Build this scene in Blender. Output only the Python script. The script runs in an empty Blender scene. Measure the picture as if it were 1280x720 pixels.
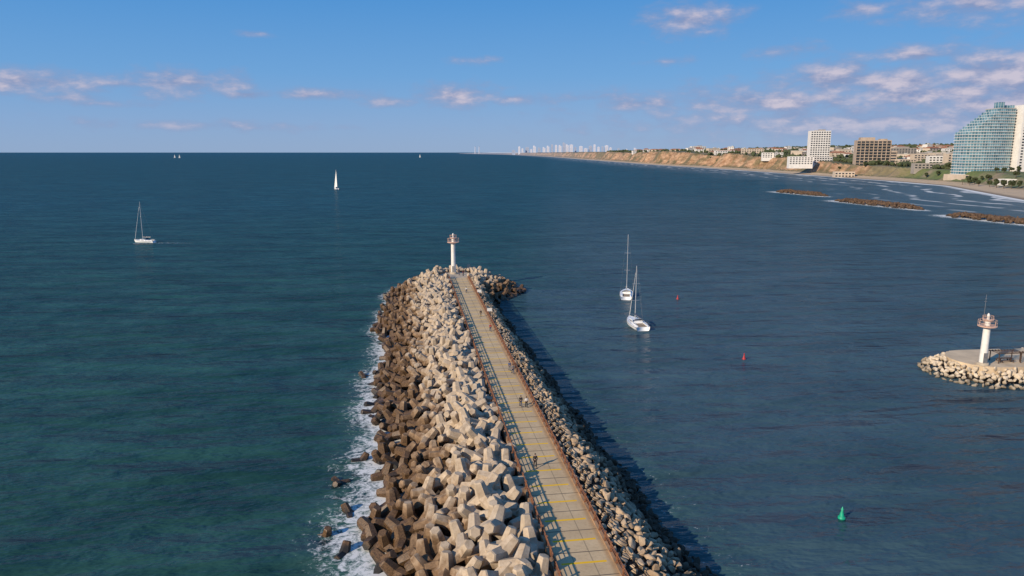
import bpy, bmesh, math, random
from mathutils import Vector, Matrix, Quaternion, noise as mn
random.seed(7)
C = bpy.context.scene.collection
PI = math.pi
R = math.radians
F = 900.0
TH = math.atan(170/900)
CT, ST = math.cos(TH), math.sin(TH)
CAMZ = 45.0

def P(px, py, z=0.0):
    x = (px-640)/F; y = -(py-360)/F
    dx, dy, dz = x, CT+y*ST, -ST+y*CT
    t = (z-CAMZ)/dz
    return Vector((dx*t, dy*t, z))
def XP(px, Y, z=30): return (px-640)/F*(Y*CT+(CAMZ-z)*ST)
def proj(v):
    d = Vector(v)-Vector((0, 0, CAMZ))
    f = d.y*CT-d.z*ST
    if f < 1: return None
    return (640+F*d.x/f, 360-F*(d.y*ST+d.z*CT)/f, f)
def interp(x, pts):
    if x <= pts[0][0]: return pts[0][1]
    for (a, b), (c, d) in zip(pts, pts[1:]):
        if x <= c: return b+(d-b)*(x-a)/(c-a)
    return pts[-1][1]
def sm(t):
    t = max(0, min(1, t)); return t*t*(3-2*t)

# ------------------------------------------------------------- nodes
class NT:
    def __init__(s, tree): s.t = tree; s.n = tree.nodes; s.l = tree.links
    def put(s, sock, v):
        if isinstance(v, bpy.types.NodeSocket): s.l.new(v, sock)
        elif v is not None:
            if hasattr(sock, 'default_value'):
                dv = sock.default_value
                if hasattr(dv, '__len__') and not hasattr(v, '__len__'): v = [v]*len(dv)
                if hasattr(dv, '__len__') and len(dv) == 4 and len(v) == 3: v = (*v, 1)
                sock.default_value = v
    def m(s, op, a, b=None, c=None, clamp=False):
        n = s.n.new('ShaderNodeMath'); n.operation = op; n.use_clamp = clamp
        for i, v in enumerate((a, b, c)): s.put(n.inputs[i], v)
        return n.outputs[0]
    def v(s, op, a, b=None, out=0):
        n = s.n.new('ShaderNodeVectorMath'); n.operation = op
        s.put(n.inputs[0], a)
        if b is not None: s.put(n.inputs[1], b)
        return n.outputs[out]
    def noise(s, vec, scale, detail=4, rough=.55, dist=0, out=0):
        n = s.n.new('ShaderNodeTexNoise')
        s.put(n.inputs['Vector'], vec); n.inputs['Scale'].default_value = scale
        n.inputs['Detail'].default_value = detail; n.inputs['Roughness'].default_value = rough
        n.inputs['Distortion'].default_value = dist
        return n.outputs[out]
    def mr(s, v, a, b, c=0, d=1, smooth=False):
        n = s.n.new('ShaderNodeMapRange'); n.clamp = True
        if smooth: n.interpolation_type = 'SMOOTHSTEP'
        for i, q in enumerate((v, a, b, c, d)): s.put(n.inputs[i], q)
        return n.outputs[0]
    def mix(s, f, a, b, mode='MIX'):
        n = s.n.new('ShaderNodeMix'); n.data_type = 'RGBA'; n.blend_type = mode
        s.put(n.inputs[0], f); s.put(n.inputs[6], a); s.put(n.inputs[7], b)
        return n.outputs[2]
    def sep(s, v):
        n = s.n.new('ShaderNodeSeparateXYZ'); s.put(n.inputs[0], v); return n.outputs
    def comb(s, x, y, z):
        n = s.n.new('ShaderNodeCombineXYZ')
        for i, q in enumerate((x, y, z)): s.put(n.inputs[i], q)
        return n.outputs[0]
    def pos(s): return s.n.new('ShaderNodeNewGeometry').outputs['Position']
    def nrm(s): return s.n.new('ShaderNodeNewGeometry').outputs['True Normal']
    def obj(s): return s.n.new('ShaderNodeTexCoord').outputs['Object']
    def attr(s, name):
        n = s.n.new('ShaderNodeAttribute'); n.attribute_name = name; return n.outputs['Fac']
    def bump(s, h, st=.5, dist=.1, nrm=None):
        n = s.n.new('ShaderNodeBump'); n.inputs['Strength'].default_value = st; n.inputs['Distance'].default_value = dist
        s.put(n.inputs['Height'], h)
        if nrm is not None: s.put(n.inputs['Normal'], nrm)
        return n.outputs[0]
def newmat(name):
    m = bpy.data.materials.new(name); m.use_nodes = True
    g = NT(m.node_tree); b = m.node_tree.nodes['Principled BSDF']
    return m, g, b
def mat(name, col, rough=.7, metal=0, var=.15, scale=1.5, bump=0, col2=None):
    m, g, b = newmat(name)
    p = g.obj()
    n = g.noise(p, scale, 4, .6)
    dark = tuple(c*(1-var*2) for c in col) if col2 is None else col2
    light = tuple(min(1, c*(1+var)) for c in col)
    g.put(b.inputs['Base Color'], g.mix(g.mr(n, .3, .7), dark, light))
    b.inputs['Roughness'].default_value = rough; b.inputs['Metallic'].default_value = metal
    if bump: g.put(b.inputs['Normal'], g.bump(g.noise(p, scale*6, 4), .6, bump))
    return m

# ------------------------------------------------------------- mesh builder
class MB:
    def __init__(s): s.v = []; s.f = []; s.sm = []
    def add(s, vs, fs, M=None, smooth=False):
        o = len(s.v)
        s.v += [tuple(M @ Vector(q)) for q in vs] if M else [tuple(q) for q in vs]
        s.f += [tuple(i+o for i in f) for f in fs]; s.sm += [smooth]*len(fs)
    def box(s, c, d, rz=0, M=None):
        x, y, z = d[0]/2, d[1]/2, d[2]/2
        vs = [(-x, -y, -z), (x, -y, -z), (x, y, -z), (-x, y, -z), (-x, -y, z), (x, -y, z), (x, y, z), (-x, y, z)]
        fs = [(0, 3, 2, 1), (4, 5, 6, 7), (0, 1, 5, 4), (1, 2, 6, 5), (2, 3, 7, 6), (3, 0, 4, 7)]
        T = Matrix.Translation(c) @ Matrix.Rotation(rz, 4, 'Z')
        s.add(vs, fs, M @ T if M else T)
    def tube(s, a, b, r0, r1=None, n=8, smooth=True):
        a, b = Vector(a), Vector(b); r1 = r0 if r1 is None else r1
        q = (b-a).to_track_quat('Z', 'Y'); vs = []
        for p, r in ((a, r0), (b, r1)):
            for i in range(n): vs.append(p+q @ Vector((r*math.cos(2*PI*i/n), r*math.sin(2*PI*i/n), 0)))
        s.add(vs, [(i, (i+1) % n, n+(i+1) % n, n+i) for i in range(n)], smooth=smooth)
        s.add(vs[:n], [tuple(reversed(range(n)))]); s.add(vs[n:], [tuple(range(n))])
    def lathe(s, prof, n=20, c=(0, 0, 0), smooth=True):
        vs = []
        for r, z in prof:
            for i in range(n): vs.append((c[0]+r*math.cos(2*PI*i/n), c[1]+r*math.sin(2*PI*i/n), c[2]+z))
        fs = []
        for k in range(len(prof)-1):
            for i in range(n):
                j = (i+1) % n; fs.append((k*n+i, k*n+j, (k+1)*n+j, (k+1)*n+i))
        s.add(vs, fs, smooth=smooth)
        s.add(vs[:n], [tuple(reversed(range(n)))]); s.add(vs[-n:], [tuple(range(n))])
    def prism(s, pts, z0, z1):
        n = len(pts)
        vs = [(x, y, z0) for x, y in pts]+[(x, y, z1) for x, y in pts]
        s.add(vs, [(i, (i+1) % n, n+(i+1) % n, n+i) for i in range(n)]+[tuple(reversed(range(n))), tuple(range(n, 2*n))])
    def ring(s, r, z, t, n=20, c=(0, 0)):
        for i in range(n):
            a, b = 2*PI*i/n, 2*PI*(i+1)/n
            s.tube((c[0]+r*math.cos(a), c[1]+r*math.sin(a), z), (c[0]+r*math.cos(b), c[1]+r*math.sin(b), z), t, n=5)
    def mesh(s, name, m):
        me = bpy.data.meshes.new(name); me.from_pydata(s.v, [], s.f); me.update()
        me.polygons.foreach_set('use_smooth', s.sm)
        if m: me.materials.append(m)
        return me
    def build(s, name, m, parent=None, loc=(0, 0, 0), rz=0):
        return link(name, s.mesh(name, m), parent, loc, rz)
def link(name, me, parent=None, loc=(0, 0, 0), rz=0):
    o = bpy.data.objects.new(name, me); C.objects.link(o); o.location = loc; o.rotation_euler = (0, 0, rz)
    if parent: o.parent = parent
    return o
def tag(o, label=None, cat=None, group=None, kind=None):
    if label: o['label'] = label
    if cat: o['category'] = cat
    if group: o['group'] = group
    if kind: o['kind'] = kind
    return o
def empty(name, loc, rz=0): return link(name, None, None, loc, rz)
def copy_tree(o, parent=None):
    c = o.copy(); C.objects.link(c); c.parent = parent
    for ch in list(o.children): copy_tree(ch, c)
    return c

# ------------------------------------------------------------- breakwater frame
A = Vector((7.4, 62.0)); Dv = Vector((-25.0, 168.0)); SL = Dv.length; Dv.normalize(); Nv = Vector((Dv.y, -Dv.x))
RZ = math.atan2(-Dv.x, Dv.y)
def W(s, l, z=0): return Vector((A.x+Dv.x*s+Nv.x*l, A.y+Dv.y*s+Nv.y*l, z))
def loc_sl(x, y):
    d = Vector((x, y))-A; return d.dot(Dv), d.dot(Nv)
DECK = 5.5
HS = SL+2; HR = 20.5
def wl(s): return interp(s, [(0, 18.6), (40, 20.6), (120, 22.2)])+.9*math.sin(s*.11)+.7*math.sin(s*.31+1)
def wr(s): return interp(s, [(0, 14.9), (50, 12.6), (110, 10.8), (150, 10.0)])+.5*math.sin(s*.27)
def mound(s, l):
    z = -9
    if s < HS:
        if l < 0: z = 5.9 if l > -8 else 5.9*(1-(-l-8)/(wl(s)-8))
        else:
            e = wr(s)*.46
            z = 5.2 if l < e else 5.2*(1-(l-e)/(wr(s)-e))
    r = math.hypot(s-HS, l)
    z2 = 5.7 if r < 8 else 5.7*(1-(r-8)/(HR-8))
    return max(z, z2, -3)
def outside(s, l):
    r = math.hypot(s-HS, l)-HR
    if s < HS:
        d = (-l-wl(s)) if l < 0 else (l-wr(s))
        return min(r, d)
    return r

# ------------------------------------------------------------- coast
COAST = [(-3000, 480), (300, 470), (690, 488), (985, 590), (1142, 598), (1466, 588), (1957, 565), (2557, 511), (4090, 454), (6716, 373), (12000, 20), (18000, -1100), (23000, -1700)]
def xc(y): return interp(y, COAST)
TOP = [(600, 9), (800, 12), (1000, 18), (1400, 21), (1700, 33), (2000, 39), (2600, 43), (6000, 41), (12000, 30), (15000, 6), (23000, 3)]
def ground(x, y):
    s = x-xc(y)
    if s < 0: return max(-4, s*.06)
    bw = interp(y, [(600, 45), (900, 34), (1400, 36), (2000, 30), (4000, 30)])
    cw = interp(y, [(600, 60), (900, 34), (1400, 30), (1900, 42), (4000, 55)])
    amp = interp(y, [(1000, .25), (1600, 1)])
    g1 = abs(mn.noise(Vector((y*.021, 3.1, 0)))); g2 = abs(mn.noise(Vector((y*.055, 7.1, s*.004)))); g3 = mn.noise(Vector((y*.006, 1.7, 0)))
    wob = (26*g3-40*g1-18*g2+14)*amp
    top = interp(y, TOP)*(1+.22*g3*amp)
    t = (s-bw+wob*sm(s/40))/cw
    z = 2.6*min(1, s/bw)+(top-2.6)*(.5*sm(t)+.5*sm(t*1.6-.6))
    z += sm((s-350)/1500)*interp(y, [(900, 10), (1600, 34), (5000, 34), (8000, 10)])*(1+.35*mn.noise(Vector((x*.0016, y*.0012, 8))))+(mn.noise(Vector((x*.012, y*.012, 2)))*2.2*sm((s-bw-cw)/60))
    return z

# ------------------------------------------------------------- materials
def m_tetra():
    m, g, b = newmat('tetrapod_concrete')
    p = g.pos(); z = g.sep(p)[2]
    n1 = g.noise(p, .22, 3); n2 = g.noise(p, 1.3, 5, .65); n3 = g.noise(p, 6, 3, .7)
    h = g.m('ADD', g.m('ADD', z, g.m('MULTIPLY', g.m('SUBTRACT', n1, .5), 4.2)), g.m('MULTIPLY', g.m('SUBTRACT', n2, .5), 1.8))
    dry = g.mix(g.mr(n2, .35, .7), (.36, .265, .17), (.58, .46, .33))
    dry = g.mix(g.mr(g.noise(p, .09, 2), .4, .65), dry, g.mix(.4, dry, (.38, .32, .25)))
    wet = g.mix(g.mr(n3, .35, .7), (.050, .026, .010), (.19, .105, .045))
    midc = g.mix(g.mr(n2, .35, .7), (.17, .10, .052), (.32, .21, .12))
    c = g.mix(g.mr(h, 2.7, 4.0), wet, midc)
    c = g.mix(g.mr(h, 3.9, 5.4), c, dry)
    c = g.mix(g.mr(h, .9, .1), c, (.018, .014, .009))
    g.put(b.inputs['Base Color'], c)
    g.put(b.inputs['Roughness'], g.mr(h, 1, 4, .5, .9))
    g.put(b.inputs['Normal'], g.bump(n3, .5, .05))
    return m
def m_rock(name, c1, c2, wetz, wetc=(.035, .026, .018)):
    m, g, b = newmat(name)
    p = g.pos(); z = g.sep(p)[2]
    n1 = g.noise(p, .5, 3); n2 = g.noise(p, 2.6, 5, .65)
    col = g.mix(g.mr(n1, .35, .65), c1, c2)
    col = g.mix(g.mr(n2, .3, .5, .35, 0), col, (.10, .075, .05))
    h = g.m('ADD', z, g.m('MULTIPLY', g.m('SUBTRACT', n1, .5), 1.5))
    g.put(b.inputs['Base Color'], g.mix(g.mr(h, wetz-.6, wetz+1.2), wetc, col))
    b.inputs['Roughness'].default_value = .85
    g.put(b.inputs['Normal'], g.bump(n2, .6, .08))
    return m
M = {}
M['tetra'] = m_tetra()
M['rock'] = m_rock('breakwater_limestone', (.32, .215, .125), (.52, .385, .25), 2.6, (.060, .040, .024))
M['jrock'] = m_rock('jetty_limestone', (.52, .41, .28), (.70, .58, .43), .3, (.08, .06, .035))
M['drock'] = m_rock('reef_rock', (.065, .036, .020), (.14, .082, .044), .5, (.025, .018, .012))
M['core'] = mat('core_rubble', (.045, .032, .022), .95, var=.3, scale=1, bump=.2)
M['conc'] = mat('pale_concrete', (.48, .395, .29), .85, var=.15, scale=.6, bump=.02)
M['kerb'] = mat('kerb_concrete', (.36, .22, .12), .85, var=.25, scale=.8)
M['rust'] = mat('rusted_railing_paint', (.28, .115, .05), .7, var=.3, scale=3)
M['white'] = mat('white_paint', (.78, .74, .67), .5, var=.06, scale=1)
M['gel'] = mat('white_gelcoat', (.80, .80, .79), .3, var=.04, scale=.6)
M['orange'] = mat('faded_orange_paint', (.70, .44, .31), .6, var=.15, scale=3)
M['navy'] = mat('navy_canvas', (.03, .05, .10), .8)
M['sailc'] = mat('sail_cloth', (.80, .79, .75), .8, var=.04)
M['cream_canvas'] = mat('cream_canvas', (.60, .56, .48), .85)
M['alu'] = mat('mast_aluminium', (.60, .60, .60), .4, .5, var=.05)
M['teak'] = mat('teak_deck', (.33, .24, .15), .8, var=.15, scale=5)
M['dglass'] = mat('dark_glass', (.03, .04, .05), .15, var=.1)
M['green'] = mat('green_buoy_paint', (.01, .36, .20), .45, var=.1)
M['red'] = mat('red_buoy_paint', (.42, .03, .03), .45, var=.1)
M['steel'] = mat('grey_steel', (.28, .27, .26), .5, .4)
M['timber'] = mat('dark_timber', (.10, .06, .04), .8, var=.25, scale=4)
M['skin'] = mat('skin', (.42, .24, .16), .6, var=.05)
M['hair'] = mat('dark_hair', (.03, .02, .015), .7)
for k, c in dict(black=(.02, .02, .022), blue=(.05, .09, .20), grey=(.16, .16, .17), whitec=(.62, .61, .58), redc=(.35, .05, .04), denim=(.04, .06, .11), khaki=(.22, .17, .10)).items():
    M['cloth_'+k] = mat('cloth_'+k, c, .9, var=.1)
M['wallw'] = mat('white_render', (.74, .70, .65), .8, var=.06, scale=.1)
M['wallc'] = mat('cream_render', (.58, .47, .36), .8, var=.08, scale=.1)
M['wallg'] = mat('grey_concrete_wall', (.34, .30, .26), .85, var=.12, scale=.1)
M['wallb'] = mat('beige_concrete', (.45, .35, .265), .9, var=.15, scale=.1)
M['rooft'] = mat('terracotta_roof', (.36, .15, .08), .85, var=.15, scale=.5)
M['roofg'] = mat('flat_roof', (.45, .43, .40), .9, var=.12, scale=.3)
M['hazew'] = mat('far_tower_pale_haze', (.60, .61, .68), .9, var=.04, scale=.02)  # aerial haze painted into the base colour, bluish and pale
M['hazeg'] = mat('far_tower_grey_haze', (.38, .43, .54), .9, var=.04, scale=.02)  # darker far tone, distance haze likewise put into the colour
M['bark'] = mat('bark', (.10, .07, .05), .9, scale=4)

# ------------------------------------------------------------- sea
def sea():
    def grow(a, st, f, lim):
        out = []
        while abs(a) < lim:
            a += st; st *= f; out.append(a)
        return out
    xs = sorted([q for q in reversed(grow(-70, -2, 1.13, 60000))]+[-70+1.5*i for i in range(87)]+[60.5+6*i for i in range(49)]+grow(350, 8, 1.13, 60000))
    ys = sorted(grow(40, -3, 1.2, 3000)+[40+1.5*i for i in range(154)]+[271+8*i for i in range(92)]+grow(1000, 12, 1.1, 60000))
    reefs = [((305, 831), (324, 748)), ((304, 675), (324, 572)), ((313, 515), (327, 452))]
    vs = []; foam = []; shore = []; harbour = []
    for y in ys:
        cx = xc(y)
        for x in xs:
            vs.append((x, y, 0))
            s, l = loc_sl(x, y); f = 0
            if -30 < s < 215 and -60 < l < 45:
                d = outside(s, l)
                wdt = interp(s, [(0, 12.5), (60, 8.5), (150, 4.5)])
                side = 1 if l < 2 else .2
                if s > HS and l > -8: side = .3
                if d > -4: f = side*max(0, 1-max(0, d)/wdt)
            if abs(x-315) < 60 and abs(y-640) < 260:
                for (a, b) in reefs:
                    ax, ay = a; bx_, by = b
                    t = max(0, min(1, ((x-ax)*(bx_-ax)+(y-ay)*(by-ay))/((bx_-ax)**2+(by-ay)**2)))
                    dd = math.hypot(x-(ax+t*(bx_-ax)), y-(ay+t*(by-ay)))-7
                    f = max(f, max(0, 1-dd/13)*(.8 if x < 330 else .15))
            foam.append(f); shore.append(cx-x)
            harbour.append(sm((l)/30) if s < HS else sm((l-(s-HS)*.2)/60))
    nx = len(xs)
    fs = [(j*nx+i, j*nx+i+1, (j+1)*nx+i+1, (j+1)*nx+i) for j in range(len(ys)-1) for i in range(nx-1)]
    me = bpy.data.meshes.new('sea'); me.from_pydata(vs, [], fs)
    for nm, d in (('foam', foam), ('shore', shore), ('harbour', harbour)):
        a = me.attributes.new(nm, 'FLOAT', 'POINT'); a.data.foreach_set('value', d)
    m = bpy.data.materials.new('sea_water'); m.use_nodes = True
    g = NT(m.node_tree); g.n.clear()
    p = g.pos(); sx, sy, sz = g.sep(p)
    fo = g.attr('foam'); sh = g.attr('shore'); hb = g.attr('harbour')
    # swell runs slightly across the breakwater
    pr = g.n.new('ShaderNodeVectorRotate'); pr.rotation_type = 'Z_AXIS'; g.put(pr.inputs['Vector'], p); pr.inputs['Angle'].default_value = R(-9); pv = pr.outputs[0]
    big = g.noise(g.v('MULTIPLY', pv, (.006, .012, 0)), 1, 3, .6)
    mid = g.noise(g.v('MULTIPLY', pv, (.022, .085, 0)), 1, 4, .55, .3)
    mf = g.mr(mid, .34, .66)
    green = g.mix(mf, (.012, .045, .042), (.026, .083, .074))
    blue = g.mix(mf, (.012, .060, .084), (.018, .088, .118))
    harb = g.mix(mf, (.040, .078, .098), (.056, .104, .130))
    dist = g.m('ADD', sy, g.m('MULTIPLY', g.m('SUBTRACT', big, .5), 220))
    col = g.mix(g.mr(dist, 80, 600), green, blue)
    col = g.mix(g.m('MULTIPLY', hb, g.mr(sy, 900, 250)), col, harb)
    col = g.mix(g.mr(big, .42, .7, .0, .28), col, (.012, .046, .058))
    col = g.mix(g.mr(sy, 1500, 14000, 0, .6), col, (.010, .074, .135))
    shn = g.m('ADD', sh, g.m('MULTIPLY', g.m('SUBTRACT', big, .5), 160))
    col = g.mix(g.mr(shn, 230, 30, 0, .8), col, (.11, .16, .19))
    w1 = g.noise(g.v('MULTIPLY', pv, (.035, .12, 0)), 1, 2, .5)
    w2 = g.noise(g.v('MULTIPLY', pv, (.16, .42, 0)), 1, 3, .55, .2)
    w3 = g.noise(g.v('MULTIPLY', pv, (.9, 1.7, 0)), 1, 2, .55)
    hgt = g.m('ADD', g.m('MULTIPLY', w1, 4.4), g.m('ADD', g.m('MULTIPLY', w2, 1.25), g.m('MULTIPLY', w3, .14)))
    bm = g.bump(hgt, 1, 1.0)
    fn = g.noise(p, .5, 6, .7, 1.6)
    fn2 = g.noise(p, 2.0, 4, .7, .6)
    lace = g.m('ADD', g.m('MULTIPLY', fn, .62), g.m('MULTIPLY', fn2, .38))
    f1 = g.mr(g.m('ADD', lace, g.m('MULTIPLY', fo, .30)), .63, .76, 0, .97)
    f1 = g.m('MULTIPLY', f1, g.mr(fo, 0, .08))
    brk = g.noise(g.v('MULTIPLY', p, (.007, .008, 0)), 1, 3)
    ln = g.m('SINE', g.m('MULTIPLY', g.m('ADD', sh, g.m('MULTIPLY', g.m('SUBTRACT', brk, .5), 90)), .15))
    f2 = g.m('MULTIPLY', g.mr(ln, .72, 1.0), g.mr(g.noise(p, .02, 3), .44, .54))
    f2 = g.m('MULTIPLY', f2, g.m('MULTIPLY', g.mr(sh, 175, 60, 0, .85), g.mr(sy, 9000, 2500, .0, 1)))
    f3 = g.mr(g.m('ADD', sh, g.m('MULTIPLY', brk, 20)), 26, 14)
    wc = g.noise(g.v('MULTIPLY', pv, (.10, .22, 0)), 1, 4, .7)
    f4 = g.mr(g.m('MULTIPLY', wc, g.mr(big, .35, .65, .85, 1.02)), .725, .78, 0, .45)
    ff = g.m('MAXIMUM', g.m('MAXIMUM', f1, f2), g.m('MAXIMUM', f3, f4))
    aer = g.m('MULTIPLY', g.mr(fo, 0, .9, 0, .6), g.mr(fn, .3, .6))
    col = g.mix(aer, col, (.13, .22, .20))
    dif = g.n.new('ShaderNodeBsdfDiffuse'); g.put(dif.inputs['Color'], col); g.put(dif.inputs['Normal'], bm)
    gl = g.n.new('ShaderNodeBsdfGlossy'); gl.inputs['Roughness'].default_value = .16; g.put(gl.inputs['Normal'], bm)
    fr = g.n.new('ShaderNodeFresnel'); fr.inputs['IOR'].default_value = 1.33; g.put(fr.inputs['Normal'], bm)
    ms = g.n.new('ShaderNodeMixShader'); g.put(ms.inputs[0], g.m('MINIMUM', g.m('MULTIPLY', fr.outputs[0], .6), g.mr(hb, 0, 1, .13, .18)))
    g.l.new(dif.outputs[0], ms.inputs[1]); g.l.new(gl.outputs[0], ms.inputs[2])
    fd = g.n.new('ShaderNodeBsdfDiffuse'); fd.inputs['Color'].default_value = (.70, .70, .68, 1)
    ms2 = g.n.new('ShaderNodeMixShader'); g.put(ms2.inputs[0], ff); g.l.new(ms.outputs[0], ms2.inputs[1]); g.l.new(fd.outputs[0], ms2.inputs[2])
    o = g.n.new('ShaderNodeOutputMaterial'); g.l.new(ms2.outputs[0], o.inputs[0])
    me.materials.append(m)
    tag(link('sea', me), kind='structure')
sea()

# ------------------------------------------------------------- land
def land():
    ys = []; y = 330
    while y < 23000: ys.append(y); y += max(5, y*.0055)
    ss = [-40, -15, -5]+[i*4 for i in range(0, 45)]+[180+20*i for i in range(12)]
    s = 430
    while s < 25000: ss.append(s); s *= 1.16
    vs = []; n = len(ss)
    for y in ys:
        for s in ss:
            x = xc(y)+s; vs.append((x, y, ground(x, y)))
    fs = [(j*n+i, j*n+i+1, (j+1)*n+i+1, (j+1)*n+i) for j in range(len(ys)-1) for i in range(n-1)]
    me = bpy.data.meshes.new('land'); me.from_pydata(vs, [], fs)
    m, g, b = newmat('coast_ground')
    p = g.pos(); sx, sy, sz = g.sep(p); nz = g.sep(g.nrm())[2]
    n1 = g.noise(p, .02, 5, .6); n2 = g.noise(p, .15, 4, .6); n3 = g.noise(g.v('MULTIPLY', p, (.05, .05, .12)), 1, 5, .7)
    sand = g.mix(n2, (.42, .30, .19), (.58, .44, .29))
    cliff = g.mix(g.mr(n3, .35, .65), (.21, .11, .055), (.52, .33, .20))
    scrub = g.mix(g.mr(n2, .35, .65), (.035, .05, .02), (.12, .12, .055))
    plain = g.mix(g.mr(n1, .50, .64), scrub, (.28, .21, .13))
    c = g.mix(g.mr(nz, .95, .84), plain, g.mix(g.mr(n1, .45, .58, 0, .75), cliff, scrub))
    nearg = g.m('MULTIPLY', g.mr(sy, 1350, 1150), g.mr(sz, 3.2, 5))
    c = g.mix(nearg, c, g.mix(g.mr(n1, .47, .62), g.mix(n2, (.07, .11, .03), (.14, .16, .06)), (.26, .20, .13)))
    c = g.mix(g.mr(g.m('ADD', sz, g.m('MULTIPLY', n2, 1.2)), 4.2, 3.2), c, sand)
    c = g.mix(g.mr(sz, .8, .2), c, (.20, .15, .10))
    c = g.mix(g.mr(sy, 2500, 14000, 0, .75), c, (.26, .27, .33))  # distance haze painted into the ground colour, blue-grey farther off
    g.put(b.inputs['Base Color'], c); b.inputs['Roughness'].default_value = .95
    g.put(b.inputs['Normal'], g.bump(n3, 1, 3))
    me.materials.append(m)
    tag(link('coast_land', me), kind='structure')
land()

# ------------------------------------------------------------- breakwater
def core():
    ss = [-14+3*i for i in range(72)]; ls = [-30+1.5*i for i in range(38)]
    vs = []
    for s in ss:
        for l in ls:
            z = mound(s, l)-1.3
            if l > 3 and s < 150: z += .85
            if abs(l) < 3.6 and s < HS+5: z = 4.4
            vs.append(tuple(W(s, l, max(z, -3.5))))
    n = len(ls)
    fs = [(j*n+i, j*n+i+1, (j+1)*n+i+1, (j+1)*n+i) for j in range(len(ss)-1) for i in range(n-1)]
    me = bpy.data.meshes.new('breakwater_core'); me.from_pydata(vs, [], fs); me.materials.append(M['core'])
    tag(link('breakwater_core', me), kind='structure')
core()

def tetra_geo():
    vs = []; fs = []
    dirs = [Vector((0, 0, 1))]+[Vector((math.sqrt(8)/3*math.cos(a), math.sqrt(8)/3*math.sin(a), -1/3)) for a in (0, 2*PI/3, 4*PI/3)]
    n = 6
    for d in dirs:
        q = d.to_track_quat('Z', 'Y'); o = len(vs)
        prof = [(.84, .0), (.80, .40), (.60, 1.86), (.49, 2.0)]
        for r, z in prof:
            for i in range(n):
                a = 2*PI*(i+.5)/n; vs.append(q @ Vector((r*math.cos(a), r*math.sin(a), z)))
        for k in range(3):
            for i in range(n):
                j = (i+1) % n; fs.append((o+k*n+i, o+k*n+j, o+(k+1)*n+j, o+(k+1)*n+i))
        fs.append(tuple(o+3*n+i for i in range(n)))
    return vs, fs
TV, TF = tetra_geo()
def hulls(k, seed, flat=(1, .8, .62)):
    rnd = random.Random(seed); out = []
    for _ in range(k):
        bm = bmesh.new()
        for i in range(15):
            v = Vector((rnd.gauss(0, 1), rnd.gauss(0, 1), rnd.gauss(0, 1))).normalized()*rnd.uniform(.85, 1.1)
            bm.verts.new((v.x*flat[0], v.y*flat[1], v.z*flat[2]))
        r = bmesh.ops.convex_hull(bm, input=bm.verts)
        bmesh.ops.delete(bm, geom=[v for v in bm.verts if not v.link_faces], context='VERTS')
        bmesh.ops.bevel(bm, geom=bm.edges[:], offset=.06, segments=1, affect='EDGES')
        bmesh.ops.recalc_face_normals(bm, faces=bm.faces)
        bm.verts.index_update()
        out.append(([v.co.copy() for v in bm.verts], [tuple(v.index for v in f.verts) for f in bm.faces])); bm.free()
    return out
HU = hulls(9, 3)

def poisson(region, dmin, bounds, tries, rnd):
    cell = dmin; grid = {}; pts = []
    (s0, s1), (l0, l1) = bounds
    for _ in range(tries):
        s, l = rnd.uniform(s0, s1), rnd.uniform(l0, l1)
        if not region(s, l): continue
        gi, gj = int(s//cell), int(l//cell); ok = True
        for i in (-1, 0, 1):
            for j in (-1, 0, 1):
                for (a, b) in grid.get((gi+i, gj+j), ()):
                    if (a-s)**2+(b-l)**2 < dmin*dmin: ok = False
        if ok: grid.setdefault((gi, gj), []).append((s, l)); pts.append((s, l))
    return pts
def randq(rnd):
    return Quaternion((rnd.gauss(0, 1), rnd.gauss(0, 1), rnd.gauss(0, 1), rnd.gauss(0, 1))).normalized()
def scatter(items, geos, meshes, name, labeler, cat, group, cap, stuffname):
    """nearest in frame become things of their own, the rest one mass"""
    vis = []; rest = []
    for it in items:
        q = proj(it[0])
        if q and -10 < q[0] < 1290 and -10 < q[1] < 728 and it[0].z > -.6: vis.append((q[2], it))
        else: rest.append(it)
    vis.sort(key=lambda t: t[0])
    for d, it in vis[:cap]:
        o = bpy.data.objects.new(name, meshes[it[3]]); C.objects.link(o)
        o.location = it[0]; o.rotation_mode = 'QUATERNION'; o.rotation_quaternion = it[1]; o.scale = it[2]
        tag(o, labeler(it), cat, group)
    rest += [it for d, it in vis[cap:]]
    if rest:
        mb = MB()
        for it in rest:
            Mx = Matrix.LocRotScale(it[0], it[1], Vector(it[2])); mb.add(geos[it[3]][0], geos[it[3]][1], Mx)
        tag(mb.build(stuffname, meshes[0].materials[0]), kind='stuff')
def mk(geo, name, m):
    mb = MB(); mb.add(*geo); return mb.mesh(name, m)
rnd = random.Random(11)
def in_plat(s, l): return (abs(l) < 4.3 and s < HS) or math.hypot(s-HS, l) < 6.8
def tet_region(s, l):
    if outside(s, l) > .8: return False
    if in_plat(s, l): return False
    if l > 0 and s < 150: return False
    return True
items = []
for (s, l) in poisson(tet_region, 1.98, ((-9, 205), (-27, 24)), 120000, rnd):
    z = mound(s, l)+rnd.uniform(-.6, .6)
    if -6.5 < l < 0 and s < HS: z = min(z, 5.4)
    k = rnd.uniform(.94, 1.06)*interp(s, [(0, 1.04), (60, .96)])
    items.append((W(s, l, z), randq(rnd), (k,)*3, 0))
for px, py in ((424, 603), (408, 668), (436, 640), (452, 575), (430, 690), (455, 470), (640, 366), (652, 366)):
    p = P(px, py, 0); items.append((Vector((p.x, p.y, -.4)), randq(rnd), (.8,)*3, 0))
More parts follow.
